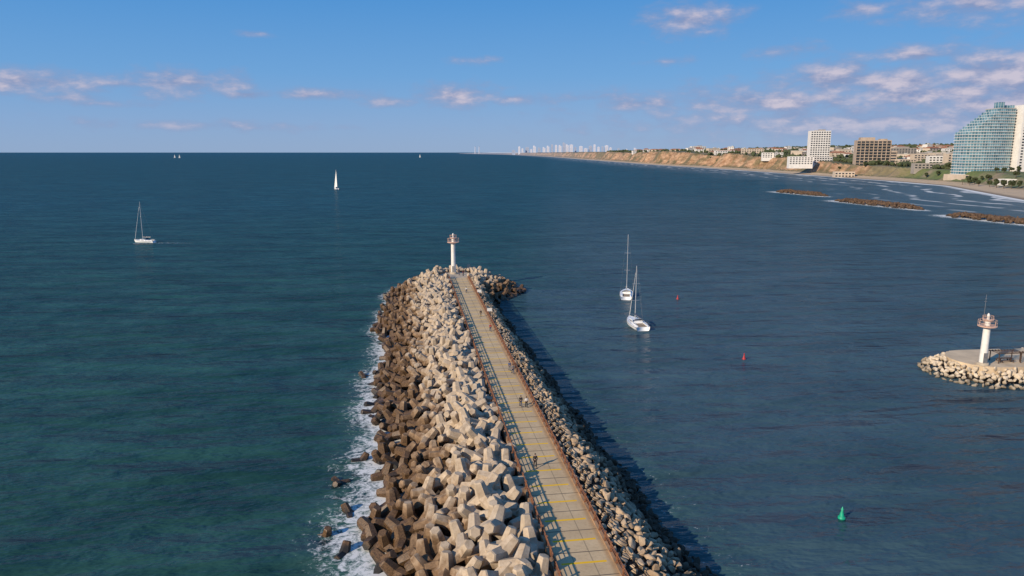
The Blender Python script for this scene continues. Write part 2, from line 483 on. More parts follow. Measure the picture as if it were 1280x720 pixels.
def tlab(it):
    s, l = loc_sl(it[0].x, it[0].y); z = it[0].z
    place = 'near end of breakwater' if s < 22 else ('nearer middle stretch of breakwater' if s < 50 else 'middle stretch of breakwater')
    if z > 4.8: k = 'pale dry concrete tetrapod on the crest beside the walkway'
    elif z > 2.6: k = 'brown stained concrete tetrapod halfway down the seaward slope'
    else: k = 'dark wet concrete tetrapod at the foamy waterline'
    return k+', '+place
scatter(items, [(TV, TF)], [mk((TV, TF), 'tetrapod', M['tetra'])], 'tetrapod', tlab, 'tetrapod', 'tetrapods armouring the seaward slope of the breakwater', 300, 'distant_tetrapods')
rnd = random.Random(5)
items = []
for (s, l) in poisson(lambda s, l: 3.6 < l and outside(s, l) < .6 and s < 156, .78, ((-9, 156), (3.3, 17)), 110000, rnd):
    k = rnd.uniform(.48, .80)*(1+.3*(rnd.random() < .1))
    if l < 5: k *= .8
    items.append((W(s, l, mound(s, l)-.22+rnd.uniform(-.15, .25)), randq(rnd), (k*rnd.uniform(.9, 1.4), k, k), rnd.randrange(9)))
def blab(it):
    s, l = loc_sl(it[0].x, it[0].y)
    place = 'near end of breakwater' if s < 10 else 'nearer middle stretch of breakwater'
    return ('pale tan limestone boulder just below the walkway railing, ' if it[0].z > 4.2 else 'tan limestone boulder on the harbour slope, ' if it[0].z > 2.2 else 'dark wet boulder at the harbour waterline, ')+place
scatter(items, HU, [mk(h, 'boulder', M['rock']) for h in HU], 'boulder', blab, 'boulder', 'boulders on the harbour side of the breakwater', 300, 'distant_boulders')

def walkway():
    m, g, b = newmat('walkway_paving')
    p = g.obj(); x, y, z = g.sep(p)
    n1 = g.noise(p, .35, 5, .6); n2 = g.noise(p, 3, 5, .7)
    c = g.mix(g.mr(n1, .3, .7), (.50, .36, .20), (.64, .485, .29))
    c = g.mix(g.mr(n2, .3, .5, .35, 0), c, (.24, .16, .09))
    pan = g.n.new('ShaderNodeTexWhiteNoise'); pan.noise_dimensions = '1D'; g.put(pan.inputs['W'], g.m('FLOOR', g.m('ADD', g.m('DIVIDE', y, 4.2), .5)))
    c = g.mix(g.m('MULTIPLY', pan.outputs[0], .28), c, (.34, .23, .125))
    jy = g.m('ABSOLUTE', g.m('SUBTRACT', g.m('FRACT', g.m('DIVIDE', y, 4.2)), .5))
    joint = g.mr(jy, .480, .488)
    jx = g.m('ABSOLUTE', g.m('SUBTRACT', g.m('ABSOLUTE', x), .95))
    joint = g.m('MAXIMUM', joint, g.mr(jx, .07, .04, 0, .5))
    c = g.mix(joint, c, (.12, .09, .06))
    jy2 = g.m('ABSOLUTE', g.m('SUBTRACT', g.m('FRACT', g.m('DIVIDE', g.m('ADD', y, 1.9), 4.2)), .5))
    st = g.m('MULTIPLY', g.mr(jy2, .460, .464), g.m('MULTIPLY', g.mr(g.m('ABSOLUTE', x), 2.3, 2.25), g.mr(n2, .24, .36)))
    fade = g.mr(y, 25, 150, 1, .7)
    c = g.mix(g.m('MULTIPLY', st, fade), c, (.80, .46, .01))
    edge = g.mr(g.m('ABSOLUTE', x), 2.3, 2.65, 0, .6)
    c = g.mix(g.m('MULTIPLY', edge, g.mr(n1, .35, .6, .5, 1)), c, (.28, .15, .065))
    g.put(b.inputs['Base Color'], c); b.inputs['Roughness'].default_value = .85
    g.put(b.inputs['Normal'], g.bump(n2, .3, .02))
    mb = MB(); mb.box((0, (SL-14)/2, DECK-.6), (5.8, SL+14, 1.2))
    tag(mb.build('walkway', m, None, (A.x, A.y, 0), RZ), kind='structure')
    for sd in (-1, 1):
        mb = MB(); mb.box((sd*3.08, (SL-14)/2-.1, DECK-.33), (.36, SL+13.6, 1.06))
        tag(mb.build('walkway_kerb', M['kerb'], None, (A.x, A.y, 0), RZ), kind='structure')
    mb = MB(); mb.lathe([(6.0, -1.2), (6.0, -.05), (5.85, .012)], 32)
    tag(mb.build('lighthouse_platform', M['conc'], None, tuple(W(HS, 0, DECK))), kind='structure')
    for sd, lab in ((-1, 'rusty brown post and rail railing on the seaward edge of the walkway'), (1, 'rusty brown post and rail railing on the harbour edge of the walkway')):
        r = tag(empty('railing', (A.x, A.y, DECK), RZ), lab, 'railing')
        pm = MB(); pm.box((0, 0, .69), (.17, .17, .93)); pm.box((0, 0, .215), (.30, .30, .04)); pm.box((0, 0, 1.18), (.22, .22, .06)); pme = pm.mesh('post', M['rust'])
        s = -9.0
        while s < SL-3:
            link('post', pme, r, (sd*3.08, s, 0)); s += 2.1
        for z, t in ((1.08, .06), (.80, .035), (.50, .035)):
            q = MB(); q.tube((sd*3.08, -9, z), (sd*3.08, SL-3, z), t, n=6); q.build('rail', M['rust'], r)
walkway()

def lighthouse(loc, h, rcol, lab, antenna, sc=1.0):
    r = tag(empty('lighthouse', loc), lab, 'lighthouse')
    mb = MB(); mb.lathe([(rcol*1.7, 0), (rcol*1.7, .45), (rcol*1.55, .55)], 24); mb.build('base', M['conc'], r)
    H = h-2.9*sc
    mb = MB(); mb.lathe([(rcol*1.08, .5), (rcol, H*.6), (rcol*.97, H)], 24); c = mb.build('column', M['white'], r)
    d = MB(); d.box((0, -rcol*1.04, 1.6), (.8, .12, 2.0)); d.build('door', M['steel'], c)
    g = 1.85*sc
    mb = MB(); mb.lathe([(rcol, H-.3), (g, H), (g, H+.12), (g*.98, H+.14)], 24); mb.build('gallery', M['orange'], r)
    mb = MB()
    for z in (.6, 1.15): mb.ring(g*.95, H+.2+z*sc, .035, 20)
    for i in range(10):
        a = 2*PI*i/10; mb.tube((g*.95*math.cos(a), g*.95*math.sin(a), H+.14), (g*.95*math.cos(a), g*.95*math.sin(a), H+.2+1.15*sc), .03, n=5)
    mb.build('gallery_railing', M['orange'], r)
    mb = MB(); mb.lathe([(rcol*.7, H+.14), (rcol*.7, H+1.35*sc)], 16); mb.build('lantern_room', M['white'], r)
    mb = MB(); mb.lathe([(g*.55, H+1.36*sc), (g*.58, H+1.46*sc), (g*.58, H+1.52*sc)], 20); mb.build('upper_deck', M['orange'], r)
    mb = MB()
    mb.ring(g*.56, H+2.3*sc, .035, 16)
    for i in range(8):
        a = 2*PI*i/8; mb.tube((g*.56*math.cos(a), g*.56*math.sin(a), H+1.52*sc), (g*.56*math.cos(a), g*.56*math.sin(a), H+2.3*sc), .03, n=5)
    mb.build('upper_railing', M['orange'], r)
    mb = MB(); mb.lathe([(.28*sc, H+1.53*sc), (.3*sc, H+2.3*sc), (.34*sc, H+2.35*sc), (.2*sc, H+2.7*sc), (.05, H+2.9*sc)], 14); mb.build('lamp', M['white'], r)
    if antenna:
        mb = MB(); mb.tube((-.9, 0, H+.14), (-.9, 0, H+6.4), .05, .03, n=6); mb.tube((-1.2, 0, H+5), (-.6, 0, H+5), .03, n=5); mb.tube((-1.1, 0, H+5.6), (-.7, 0, H+5.6), .03, n=5); mb.build('antenna', M['steel'], r)
    return r
lp = P(567, 342, DECK)
lighthouse((lp.x, lp.y, DECK+.02), 13.4, .72, 'slim white lighthouse with orange gallery at the far end of the walkway', False, 1.05)

# ------------------------------------------------------------- harbour jetty at right
JA, JB = Vector((97.0, 143.6)), Vector((230, 156))
def jd(x, y):
    v = Vector((x, y)); ab = JB-JA; t = max(0, min(1, (v-JA).dot(ab)/ab.length_squared)); return (v-(JA+ab*t)).length
def jetty():
    n = 20; a0 = math.atan2((JB-JA).y, (JB-JA).x)
    def cap(r):
        pts = [(JA.x+r*math.cos(a0+PI/2+PI*i/n), JA.y+r*math.sin(a0+PI/2+PI*i/n)) for i in range(n+1)]
        d = (JB-JA).normalized(); nn = Vector((-d.y, d.x))
        return pts+[tuple(JB-nn*r), tuple(JB+nn*r)]
    mb = MB(); mb.prism(cap(6.4), 1.0, 3.1)
    m = mat('jetty_concrete', (.60, .46, .30), .85, var=.12, scale=.3, bump=.02)
    tag(mb.build('jetty_platform', m), kind='structure')
    mb = MB(); mb.prism(cap(7.4), -2, 1.0); tag(mb.build('jetty_core', M['core']), kind='structure')
    rnd = random.Random(21); items = []
    pts = poisson(lambda x, y: 6.5 < jd(x, y) < 11.0, .82, ((80, 125), (128, 165)), 30000, rnd)
    for x, y in pts:
        d = jd(x, y); z = 2.7*(1-(d-6.5)/4.7)-.1+rnd.uniform(-.2, .2); k = rnd.uniform(.5, .8)
        items.append((Vector((x, y, z)), randq(rnd), (k*rnd.uniform(.9, 1.3), k, k), rnd.randrange(9)))
    def jl(it):
        side = 'left tip of the jetty' if it[0].x < 92 else 'front of the jetty' if it[0].y < 146 else 'back of the jetty'
        return ('cream limestone rock just under the concrete platform, ' if it[0].z > 1.3 else 'cream limestone rock near the waterline, ')+side
    scatter(items, HU, [mk(h, 'jetty_rock', M['jrock']) for h in HU], 'jetty_rock', jl, 'rock', 'cream rocks around the small lighthouse jetty', 300, 'jetty_rubble')
jetty()
JZ = 3.1
lp = P(1228, 456, JZ)
lighthouse((lp.x, lp.y, JZ), 10.6, .66, 'white lighthouse with orange gallery and thin antenna on the right hand jetty', True, .92)
def picnic(x, y, rz, lab):
    r = tag(empty('shade_pergola', (x, y, JZ+.01), rz), lab, 'shelter')
    mb = MB()
    for i in range(9): mb.box((-2.6+i*.65, 0, 2.16), (.12, 2.8, .1))
    for sd in (-1, 1): mb.box((0, sd*1.2, 2.05), (5.6, .12, .12))
    mb.build('roof', M['timber'], r)
    for sx in (-2.4, 2.4):
        for sy in (-1.2, 1.2):
            q = MB(); q.box((sx, sy, 1.0), (.14, .14, 1.98)); q.build('post', M['timber'], r)
    b = MB(); b.box((0, 0, .74), (3.2, .8, .06)); b.box((-1.2, 0, .37), (.1, .6, .7)); b.box((1.2, 0, .37), (.1, .6, .7)); b.build('table', M['timber'], r)
    for sd in (-1, 1):
        b = MB(); b.box((0, sd*.75, .45), (3.2, .3, .05)); b.box((-1.2, sd*.75, .22), (.08, .25, .42)); b.box((1.2, sd*.75, .22), (.08, .25, .42)); b.build('bench', M['timber'], r)
p = P(1256, 452, JZ); picnic(p.x, p.y, .1, 'dark timber shade frame on the jetty just right of the lighthouse')
p = P(1294, 454, JZ); picnic(p.x, p.y, .1, 'dark timber shade frame cut by the right edge of the photo')

# ------------------------------------------------------------- detached breakwaters
def reef(a, b, lab, seed):
    rnd = random.Random(seed); a, b = Vector(a), Vector(b); ab = b-a; L = ab.length
    mb = MB(); n = Vector((ab.y, -ab.x)).normalized()
    for i in range(int(L*7)):
        t = rnd.uniform(-.02, 1.02); w = rnd.gauss(0, .45)
        if abs(w) > 1.05: continue
        taper = min(1, 5*min(t+.05, 1.05-t)); q = a+ab*t+n*(w*8.5*max(.3, taper))
        z = 3.2*taper*(1-w*w)*rnd.uniform(.7, 1.1)-.3; k = rnd.uniform(1.0, 1.8)
        h = HU[rnd.randrange(9)]
        mb.add(h[0], h[1], Matrix.LocRotScale(Vector((q.x, q.y, z)), randq(rnd), Vector((k*1.2, k, k))))
    tag(mb.build('offshore_breakwater', M['drock']), lab, 'breakwater', 'detached rock breakwaters off the beach')
reef((305, 831), (324, 748), 'brown offshore rock breakwater, farthest and smallest of the three', 1)
reef((304, 675), (324, 572), 'brown offshore rock breakwater with foam, middle of the three', 2)
reef((313, 515), (327, 452), 'brown offshore rock breakwater nearest the camera, reaching the right edge', 3)

# ------------------------------------------------------------- boats
def yacht(L, mast, beam, sail=None, cover='navy'):
    r = empty('sailing_yacht', (0, 0, 0))
    n = 13; ring = []
    mb = MB(); rows = []
    for i in range(n):
        t = i/(n-1); y = -L/2+L*t
        hb = beam/2*(.78+.22*math.sin(min(1, t/.45)*PI/2))*(1-max(0, (t-.45)/.55)**2.2)+.02
        sheer = 1.0+.35*t**2+.02
        rows.append((y, hb, sheer))
        sec = [(-hb, sheer), (-hb*.97, sheer*.5), (-hb*.85, .05), (-hb*.5, -.35), (0, -.5), (hb*.5, -.35), (hb*.85, .05), (hb*.97, sheer*.5), (hb, sheer)]
        ring.append([(x, y+(.35*z if i == n-1 else 0), z) for x, z in sec])
    vs = [v for rr in ring for v in rr]; k = 9
    fs = [(j*k+i, j*k+i+1, (j+1)*k+i+1, (j+1)*k+i) for j in range(n-1) for i in range(k-1)]+[tuple(range(k))]
    mb.add(vs, fs, smooth=True); hull = mb.build('hull', M['gel'], r)
    d = MB(); dv = []
    for y, hb, sh in rows: dv += [(-hb*.97, y, sh-.04), (hb*.97, y, sh-.04)]
    d.add(dv, [(2*i, 2*i+1, 2*i+3, 2*i+2) for i in range(n-1)]); d.build('deck', M['gel'], r)
    s = MB()
    for sd in (-1, 1):
        vv = []
        for y, hb, sh in rows[:-1]: vv += [(sd*(hb*.985+.012), y, sh*.72), (sd*(hb*.985+.012), y, sh*.82)]
        s.add(vv, [(2*i, 2*i+1, 2*i+3, 2*i+2) for i in range(len(rows)-2)])
    s.build('stripe', M['navy'], hull)
    c = MB()
    y0, y1 = -L*.12, L*.24; w = beam*.30
    pts0 = [(-w*1.1, y0), (w*1.1, y0), (w*.9, y1*.7), (w*.35, y1), (-w*.35, y1), (-w*.9, y1*.7)]
    vs = [(x, y, .95) for x, y in pts0]+[(x*.86, y*.93, 1.62) for x, y in pts0]
    c.add(vs, [(i, (i+1) % 6, 6+(i+1) % 6, 6+i) for i in range(6)]+[tuple(range(6, 12))]); cab = c.build('cabin', M['gel'], r)
    for sd in (-1, 1):
        q = MB(); q.box((sd*w*1.0, y0*.1+.6, 1.36), (.06, L*.16, .2)); q.build('window', M['dglass'], cab)
    q = MB(); q.box((0, -L*.31, 1.03), (beam*.5, L*.3, .04)); q.build('cockpit_floor', M['teak'], r)
    q = MB()
    for sd in (-1, 1): q.box((sd*beam*.3, -L*.30, 1.14), (.35, L*.3, .34))
    q.build('cockpit_bench', M['gel'], r)
    q = MB()
    for i in range(6):
        a0, a1 = PI*i/6, PI*(i+1)/6; ya, yb = y0-.2, y0+.9
        q.add([(w*1.1*math.cos(a0), ya, 1.5+.75*math.sin(a0)), (w*1.1*math.cos(a1), ya, 1.5+.75*math.sin(a1)), (w*.95*math.cos(a1), yb, 1.4+.3*math.sin(a1)), (w*.95*math.cos(a0), yb, 1.4+.3*math.sin(a0))], [(0, 1, 2, 3)])
    q.build('sprayhood', M[cover], r)
    q = MB(); q.ring(.45, 0, .03, 12); wh = q.build('wheel', M['alu'], r); wh.rotation_euler = (-PI/2, 0, 0); wh.location = (0, -L*.36, 1.65)
    my = L*.08
    q = MB(); q.tube((0, my, 1.3), (0, my, mast), .13, .09, 8); ma = q.build('mast', M['alu'], r)
    q = MB()
    for f in (.42, .70): q.tube((-beam*.22, my-.1, mast*f), (beam*.22, my-.1, mast*f), .04, n=5)
    q.build('spreader', M['alu'], ma)
    q = MB(); q.tube((0, my, 2.7), (0, -L*.33, 2.75), .1, n=6); q.build('boom', M['alu'], r)
    q = MB()
    top = (0, my, mast-.3)
    q.tube((0, L*.49, 1.4), top, .015, n=4); q.tube((0, -L*.49, 1.2), top, .013, n=4)
    for sd in (-1, 1):
        q.tube((sd*beam*.46, my-.2, 1.2), (sd*beam*.22, my-.1, mast*.70), .012, n=4); q.tube((sd*beam*.22, my-.1, mast*.70), top, .012, n=4)
    q.build('rigging', M['steel'], r)
    if not sail:
        q = MB(); q.tube((0, L*.485, 1.7), (0, my+(L*.485-my)*.12, mast*.88), .07, .04, 6); q.build('furled_jib', M['sailc'], r)
    q = MB()
    for sd in (-1, 1):
        pp = [(sd*hb*.95, y, sh+.6) for y, hb, sh in rows]
        for a, b in zip(pp, pp[1:]): q.tube(a, b, .02, n=4)
        for a in pp[::2]: q.tube((a[0], a[1], a[2]-.62), a, .025, n=4)
    q.build('guardrail', M['steel'], r)
    if sail:
        q = MB(); N = 8; g = []
        for i in range(N+1):
            for j in range(N+1):
                u, v = i/N, j/N
                wd = (L*.41)*(1-u)**.85
                g.append((math.sin(v*PI)*.5*(1-u)*sail, my-.15-wd*v, 3.0+(mast-3.4)*u))
        q.add(g, [(i*(N+1)+j, i*(N+1)+j+1, (i+1)*(N+1)+j+1, (i+1)*(N+1)+j) for i in range(N) for j in range(N)], smooth=True); q.build('mainsail', M['sailc'], r)
        q = MB(); g = []
        for i in range(N+1):
            for j in range(N+1):
                u, v = i/N, j/N
                y0_ = L*.48-(L*.48-my-.2)*u*.92; g.append((math.sin(v*PI)*.6*(1-u)*sail, y0_-(L*.42)*(1-u)*v, 1.8+(mast*.85-1.8)*u))
        q.add(g, [(i*(N+1)+j, i*(N+1)+j+1, (i+1)*(N+1)+j+1, (i+1)*(N+1)+j) for i in range(N) for j in range(N)], smooth=True); q.build('jib', M['sailc'], r)
    else:
        q = MB(); q.tube((0, my-.2, 2.95), (0, -L*.32, 2.9), .24, .14, 8); q.build('sail_cover', M[cover], r)
    return r
b1 = yacht(10.8, 20.5, 3.6, cover='navy'); p = P(181, 303); b1.location = p; b1.rotation_euler.z = R(80)
tag(b1, 'white sailing yacht with bare mast motoring alone on the open sea at left', 'sailboat')
b2 = yacht(11, 24, 3.6, sail=1); p = P(420, 236.5); b2.location = p; b2.rotation_euler = (0, R(3), R(35))
tag(b2, 'small white yacht with raised sails out beyond the lighthouse', 'sailboat')
b3 = yacht(13, 19.5, 4.3, cover='cream_canvas'); p = P(783, 370); b3.location = p; b3.rotation_euler.z = R(-10)
tag(b3, 'white sailing yacht with tall mast, farther of the pair in the harbour mouth', 'sailboat')
b4 = yacht(12, 15.8, 4.5, cover='navy'); p = P(795, 407); b4.location = p; b4.rotation_euler.z = R(8)
tag(b4, 'white sailing yacht, nearer of the pair in the harbour mouth', 'sailboat')
for px, py, h, lab in ((218.5, 197.3, .9, 'tiny white sail on the horizon, left one of the close pair'), (224.5, 197.5, .8, 'tiny white sail on the horizon, right one of the close pair'), (525, 196.8, .7, 'tiny white sail on the horizon near the middle')):
    b = copy_tree(b2); b.location = P(px, py); b.scale = (1.2,)*3; b.rotation_euler = (0, R(4), R(60+h*50)); tag(b, lab, 'sailboat')
def wake(loc, L, w0, w1, rz, seed):
    vs = []; n = 30
    for i in range(n+1):
        t = i/n; w = w0+(w1-w0)*t; vs += [(L*t, -w, .03), (L*t, w, .03)]
    me = bpy.data.meshes.new('wake'); me.from_pydata(vs, [], [(2*i, 2*i+2, 2*i+3, 2*i+1) for i in range(n)])
    m, g, b = newmat('wake_foam_%d' % seed); p = g.obj(); x = g.sep(p)[0]
    g.put(b.inputs['Base Color'], (.6, .64, .66)); b.inputs['Roughness'].default_value = .7
    a = g.m('MULTIPLY', g.mr(g.noise(p, .6, 6, .7), .45, .62), g.mr(x, 0, L, .75, 0))
    g.put(b.inputs['Alpha'], a); me.materials.append(m)
    o = link('boat_wake', me, None, loc, rz); tag(o, kind='stuff')
p = P(188, 303.5); wake((p.x, p.y, 0), 24, .8, 2.6, R(-6), 1)
p = P(180, 304.5); wake((p.x-5, p.y, 0), 11, 1.6, 2.4, 0, 2)

# ------------------------------------------------------------- buoys
def buoy(px, py, m, h, lab):
    p = P(px, py); r = tag(empty('buoy', (p.x, p.y, 0), random.random()*3), lab, 'buoy', 'navigation buoys in the harbour')
    k = h/1.7
    q = MB(); q.lathe([(.25*k, -.3*k), (.48*k, -.15*k), (.5*k, .22*k), (.36*k, .34*k)], 16); q.build('float', M[m], r)
    q = MB(); q.lathe([(.34*k, .34*k), (.12*k, 1.25*k)], 12); q.build('body', M[m], r)
    q = MB(); q.lathe([(.2*k, 1.25*k), (.02*k, 1.7*k)], 12) if m == 'green' else q.lathe([(.17*k, 1.25*k), (.17*k, 1.6*k)], 12); q.build('topmark', M[m], r)
buoy(1052, 648, 'green', 1.6, 'green conical buoy floating in the harbour')
buoy(930, 449, 'red', 1.4, 'red buoy, nearer of the two red ones')
buoy(847, 374, 'red', 1.4, 'small red buoy right of the two yachts')

# ------------------------------------------------------------- people
def skinmesh(name, V, E, rad, m, sub=2):
    me = bpy.data.meshes.new(name+'_src'); me.from_pydata(V, E, []); o = bpy.data.objects.new('tmp', me); C.objects.link(o)
    md = o.modifiers.new('s', 'SKIN')
    sv = me.skin_vertices[0].data if me.skin_vertices else None
    if sv is None:
        bpy.context.view_layer.objects.active = o; bpy.ops.mesh.customdata_skin_add(); sv = me.skin_vertices[0].data
    for i, r in enumerate(rad):
        sv[i].radius = (r, r) if not hasattr(r, '__len__') else r
        sv[i].use_root = (i == 0)
    md.use_smooth_shade = True
    s = o.modifiers.new('b', 'SUBSURF'); s.levels = sub; s.render_levels = sub
    dg = bpy.context.evaluated_depsgraph_get(); dg.update()
    out = bpy.data.meshes.new_from_object(o.evaluated_get(dg)); out.name = name
    bpy.data.objects.remove(o); out.materials.clear(); out.materials.append(m)
    return out
def person_meshes(stride, arm):
    def leg(sd, f): return [(sd*.09, 0, .90), (sd*.10, f*.16+.03, .50), (sd*.10, f*.30-(.08 if f < 0 else 0), .10+(.05 if f < 0 else 0)), (sd*.11, f*.30+.15-(.05 if f < 0 else 0), .035)]
    def armj(sd, f): return [(sd*.19, 0, 1.41), (sd*.24, -f*.08, 1.14), (sd*.25, f*.14+.04, .92), (sd*.25, f*.18+.05, .84)]
    V = [(0, 0, .95), (0, 0, 1.12), (0, 0, 1.34), (0, 0, 1.45), (0, .01, 1.53), (0, .02, 1.62), (0, .02, 1.71)]
    E = [(i, i+1) for i in range(6)]; rad = [(.15, .11), (.13, .10), (.16, .11), (.07, .07), (.055, .055), (.088, .10), (.07, .08)]
    for sd, f in ((-1, stride), (1, -stride)):
        o = len(V); V += leg(sd, f); E += [(0, o), (o, o+1), (o+1, o+2), (o+2, o+3)]; rad += [.095, .065, .04, .035]
        o = len(V); a = armj(sd, -f*arm); V += a; E += [(2, o), (o, o+1), (o+1, o+2), (o+2, o+3)]; rad += [.055, .04, .03, .028]
        w = Vector(a[3])
        for k in range(4):
            V.append(tuple(w+Vector((sd*.005, .03-.02*k, -.075+.008*abs(k-1.5))))); E.append((o+3, len(V)-1)); rad.append(.009)
        V.append(tuple(w+Vector((-sd*.02, .05, -.03)))); E.append((o+3, len(V)-1)); rad.append(.010)
    body = skinmesh('body', V, E, rad, M['skin'], 1)
    V = [(0, 0, .97), (0, 0, 1.15), (0, 0, 1.36), (0, 0, 1.44)]; E = [(0, 1), (1, 2), (2, 3)]; rad = [(.17, .13), (.15, .125), (.18, .135), (.09, .09)]
    for sd, f in ((-1, stride), (1, -stride)):
        o = len(V); V += armj(sd, -f*arm)[:3]; E += [(2, o), (o, o+1), (o+1, o+2)]; rad += [.072, .058, .045]
    shirt = skinmesh('shirt', V, E, rad, None, 1)
    V = [(0, 0, .96)]; E = []; rad = [(.165, .125)]
    for sd, f in ((-1, stride), (1, -stride)):
        o = len(V); V += leg(sd, f)[:3]; E += [(0, o), (o, o+1), (o+1, o+2)]; rad += [.112, .082, .062]
    tr = skinmesh('trousers', V, E, rad, None, 1)
    q = MB(); q.lathe([(.075, 1.60), (.105, 1.66), (.098, 1.73), (.06, 1.785), (.01, 1.80)], 12, (0, -.012, 0)); hair = q.mesh('hair', M['hair'])
    sh = MB()
    for sd, f in ((-1, stride), (1, -stride)):
        l = leg(sd, f); sh.box((l[3][0], (l[2][1]+l[3][1])/2, l[2][2]-.055), (.10, .28, .09))
    return dict(body=body, shirt=shirt, trousers=tr, hair=hair, shoes=sh.mesh('shoes', M['cloth_black']))
POSE = [person_meshes(1, 1), person_meshes(.6, .7), person_meshes(.06, .5)]
tint = {}
def person(px, py, z, pose, rz, top, bot, lab, sc=1.0):
    p = P(px, py, z)
    r = tag(empty('person', (p.x, p.y, z), rz), lab, 'person'); r.scale = (sc,)*3
    for k, me in POSE[pose].items():
        if k in ('shirt', 'trousers'):
            key = (pose, k, top if k == 'shirt' else bot)
            if key not in tint:
                me = me.copy(); me.materials.clear(); me.materials.append(M['cloth_'+key[2]]); tint[key] = me
            me = tint[key]
        link(k, me, r)
zd = DECK+.0
person(651, 508, zd, 0, RZ, 'black', 'denim', 'person in black top, left of the walking pair midway along the walkway', 1.02)
person(658, 509, zd, 1, RZ, 'whitec', 'black', 'person in white top, right of the walking pair midway along the walkway')
person(669, 584, zd, 0, RZ+PI, 'black', 'black', 'person dressed all in black walking towards the camera, nearest on the walkway', 1.05)
person(637, 463, zd, 1, RZ, 'blue', 'grey', 'person in blue top walking beyond the pair', .98)
person(641, 467, zd, 0, RZ+.1, 'grey', 'denim', 'person in grey top walking beyond the pair at the harbour rail')
person(613, 414, zd, 0, RZ+PI, 'redc', 'denim', 'person in red top walking back from the lighthouse')
person(601, 396, zd, 1, RZ, 'black', 'khaki', 'person in black top and khaki trousers on the far stretch of walkway')
person(583, 366, zd, 0, RZ, 'whitec', 'denim', 'person in white top nearing the lighthouse')
person(574, 344, zd, 2, 2.4, 'black', 'denim', 'person in black standing just right of the lighthouse', 1.03)
person(579, 345, zd, 2, 1.2, 'redc', 'black', 'person in red standing right of the lighthouse')
person(558, 346, zd, 2, -1.0, 'blue', 'grey', 'person in blue standing left of the lighthouse')
for px, py, lab in ((597, 370, 'white notice board on a post by the harbour railing, farther one'), (611, 394, 'white notice board on a post by the harbour railing, nearer one')):
    p = P(px, py, DECK); s, l = loc_sl(p.x, p.y); p = W(s, 3.55, 4.6)
    r = tag(empty('notice_board', p, RZ), lab, 'sign')
    q = MB(); q.tube((0, 0, 0), (0, 0, 2.6), .06, n=6); q.build('post', M['steel'], r)
    q = MB(); q.box((0, -.08, 2.3), (1.2, .05, .8)); q.build('panel', M['white'], r)

# ------------------------------------------------------------- buildings
def win_mesh(w, h):
    q = MB(); q.box((0, 0, 0), (w, .3, h)); return q
def slab_building(name, loc, rz, W_, D_, H_, rows, cols, wm, lab, cat='building', side=0, balcony=False, plant=True, ww=.6, wh=.5, glass='dglass', base=8):
    r = tag(empty(name, loc, rz), lab, cat)
    q = MB(); q.box((0, 0, (H_-base)/2), (W_, D_, H_+base)); q.build('wall', M[wm], r)
    q = MB()
    for sx, sy, dx, dy in ((0, -D_/2+.2, W_, .4), (0, D_/2-.2, W_, .4)): q.box((sx, sy, H_+.5), (dx, dy, 1.0))
    for sx in (-W_/2+.2, W_/2-.2): q.box((sx, 0, H_+.5), (.4, D_-.8, 1.0))
    q.build('parapet', M[wm], r)
    cw, rh = W_/cols, H_/rows
    wme = win_mesh(cw*ww, rh*wh).mesh('window', M[glass])
    for i in range(cols):
        for j in range(rows):
            link('window', wme, r, (-W_/2+cw*(i+.5), -D_/2, rh*(j+.5)))
    if side:
        sw = D_/side; sme = win_mesh(sw*ww, rh*wh).mesh('window', M[glass])
        for i in range(side):
            for j in range(rows): link('window', sme, r, (-W_/2, -D_/2+sw*(i+.5), rh*(j+.5)), PI/2)
    if balcony:
        for j in range(rows):
            q = MB(); q.box((0, -D_/2-.9, rh*j+.2), (W_*.98, 1.8, .35)); q.box((0, -D_/2-1.75, rh*j+.75), (W_*.98, .12, .8)); q.build('balcony', M[wm], r)
        for i in range(cols+1):
            q = MB(); q.box((-W_/2+cw*i, -D_/2-.9, H_/2), (.9, 2.0, H_)); q.build('column', M[wm], r)
        q = MB(); q.box((-W_*.18, -1, H_+3.2), (W_*.42, D_*.8, 6)); q.box((W_*.30, 0, H_+1.8), (W_*.2, D_*.7, 3.4)); q.build('penthouse', M[wm], r)
        q = MB(); q.box((W_*.5+6, -2, 13), (12, D_*.9, 42)); q.build('lower_wing', M[wm], r)
        for j in range(6):
            q = MB(); q.box((W_*.5+6, -2-D_*.45, 5+5*j), (9, .3, 2.4)); q.build('window', M[glass], r)
    elif plant:
        q = MB(); q.box((W_*.1, 0, H_+2.0), (W_*.3, D_*.5, 4)); q.box((-W_*.2, 0, H_+1.2), (W_*.12, D_*.4, 2.4)); q.build('rooftop_plant_room', M['wallg'], r)
    return r
def gl(x, y): return ground(x, y)
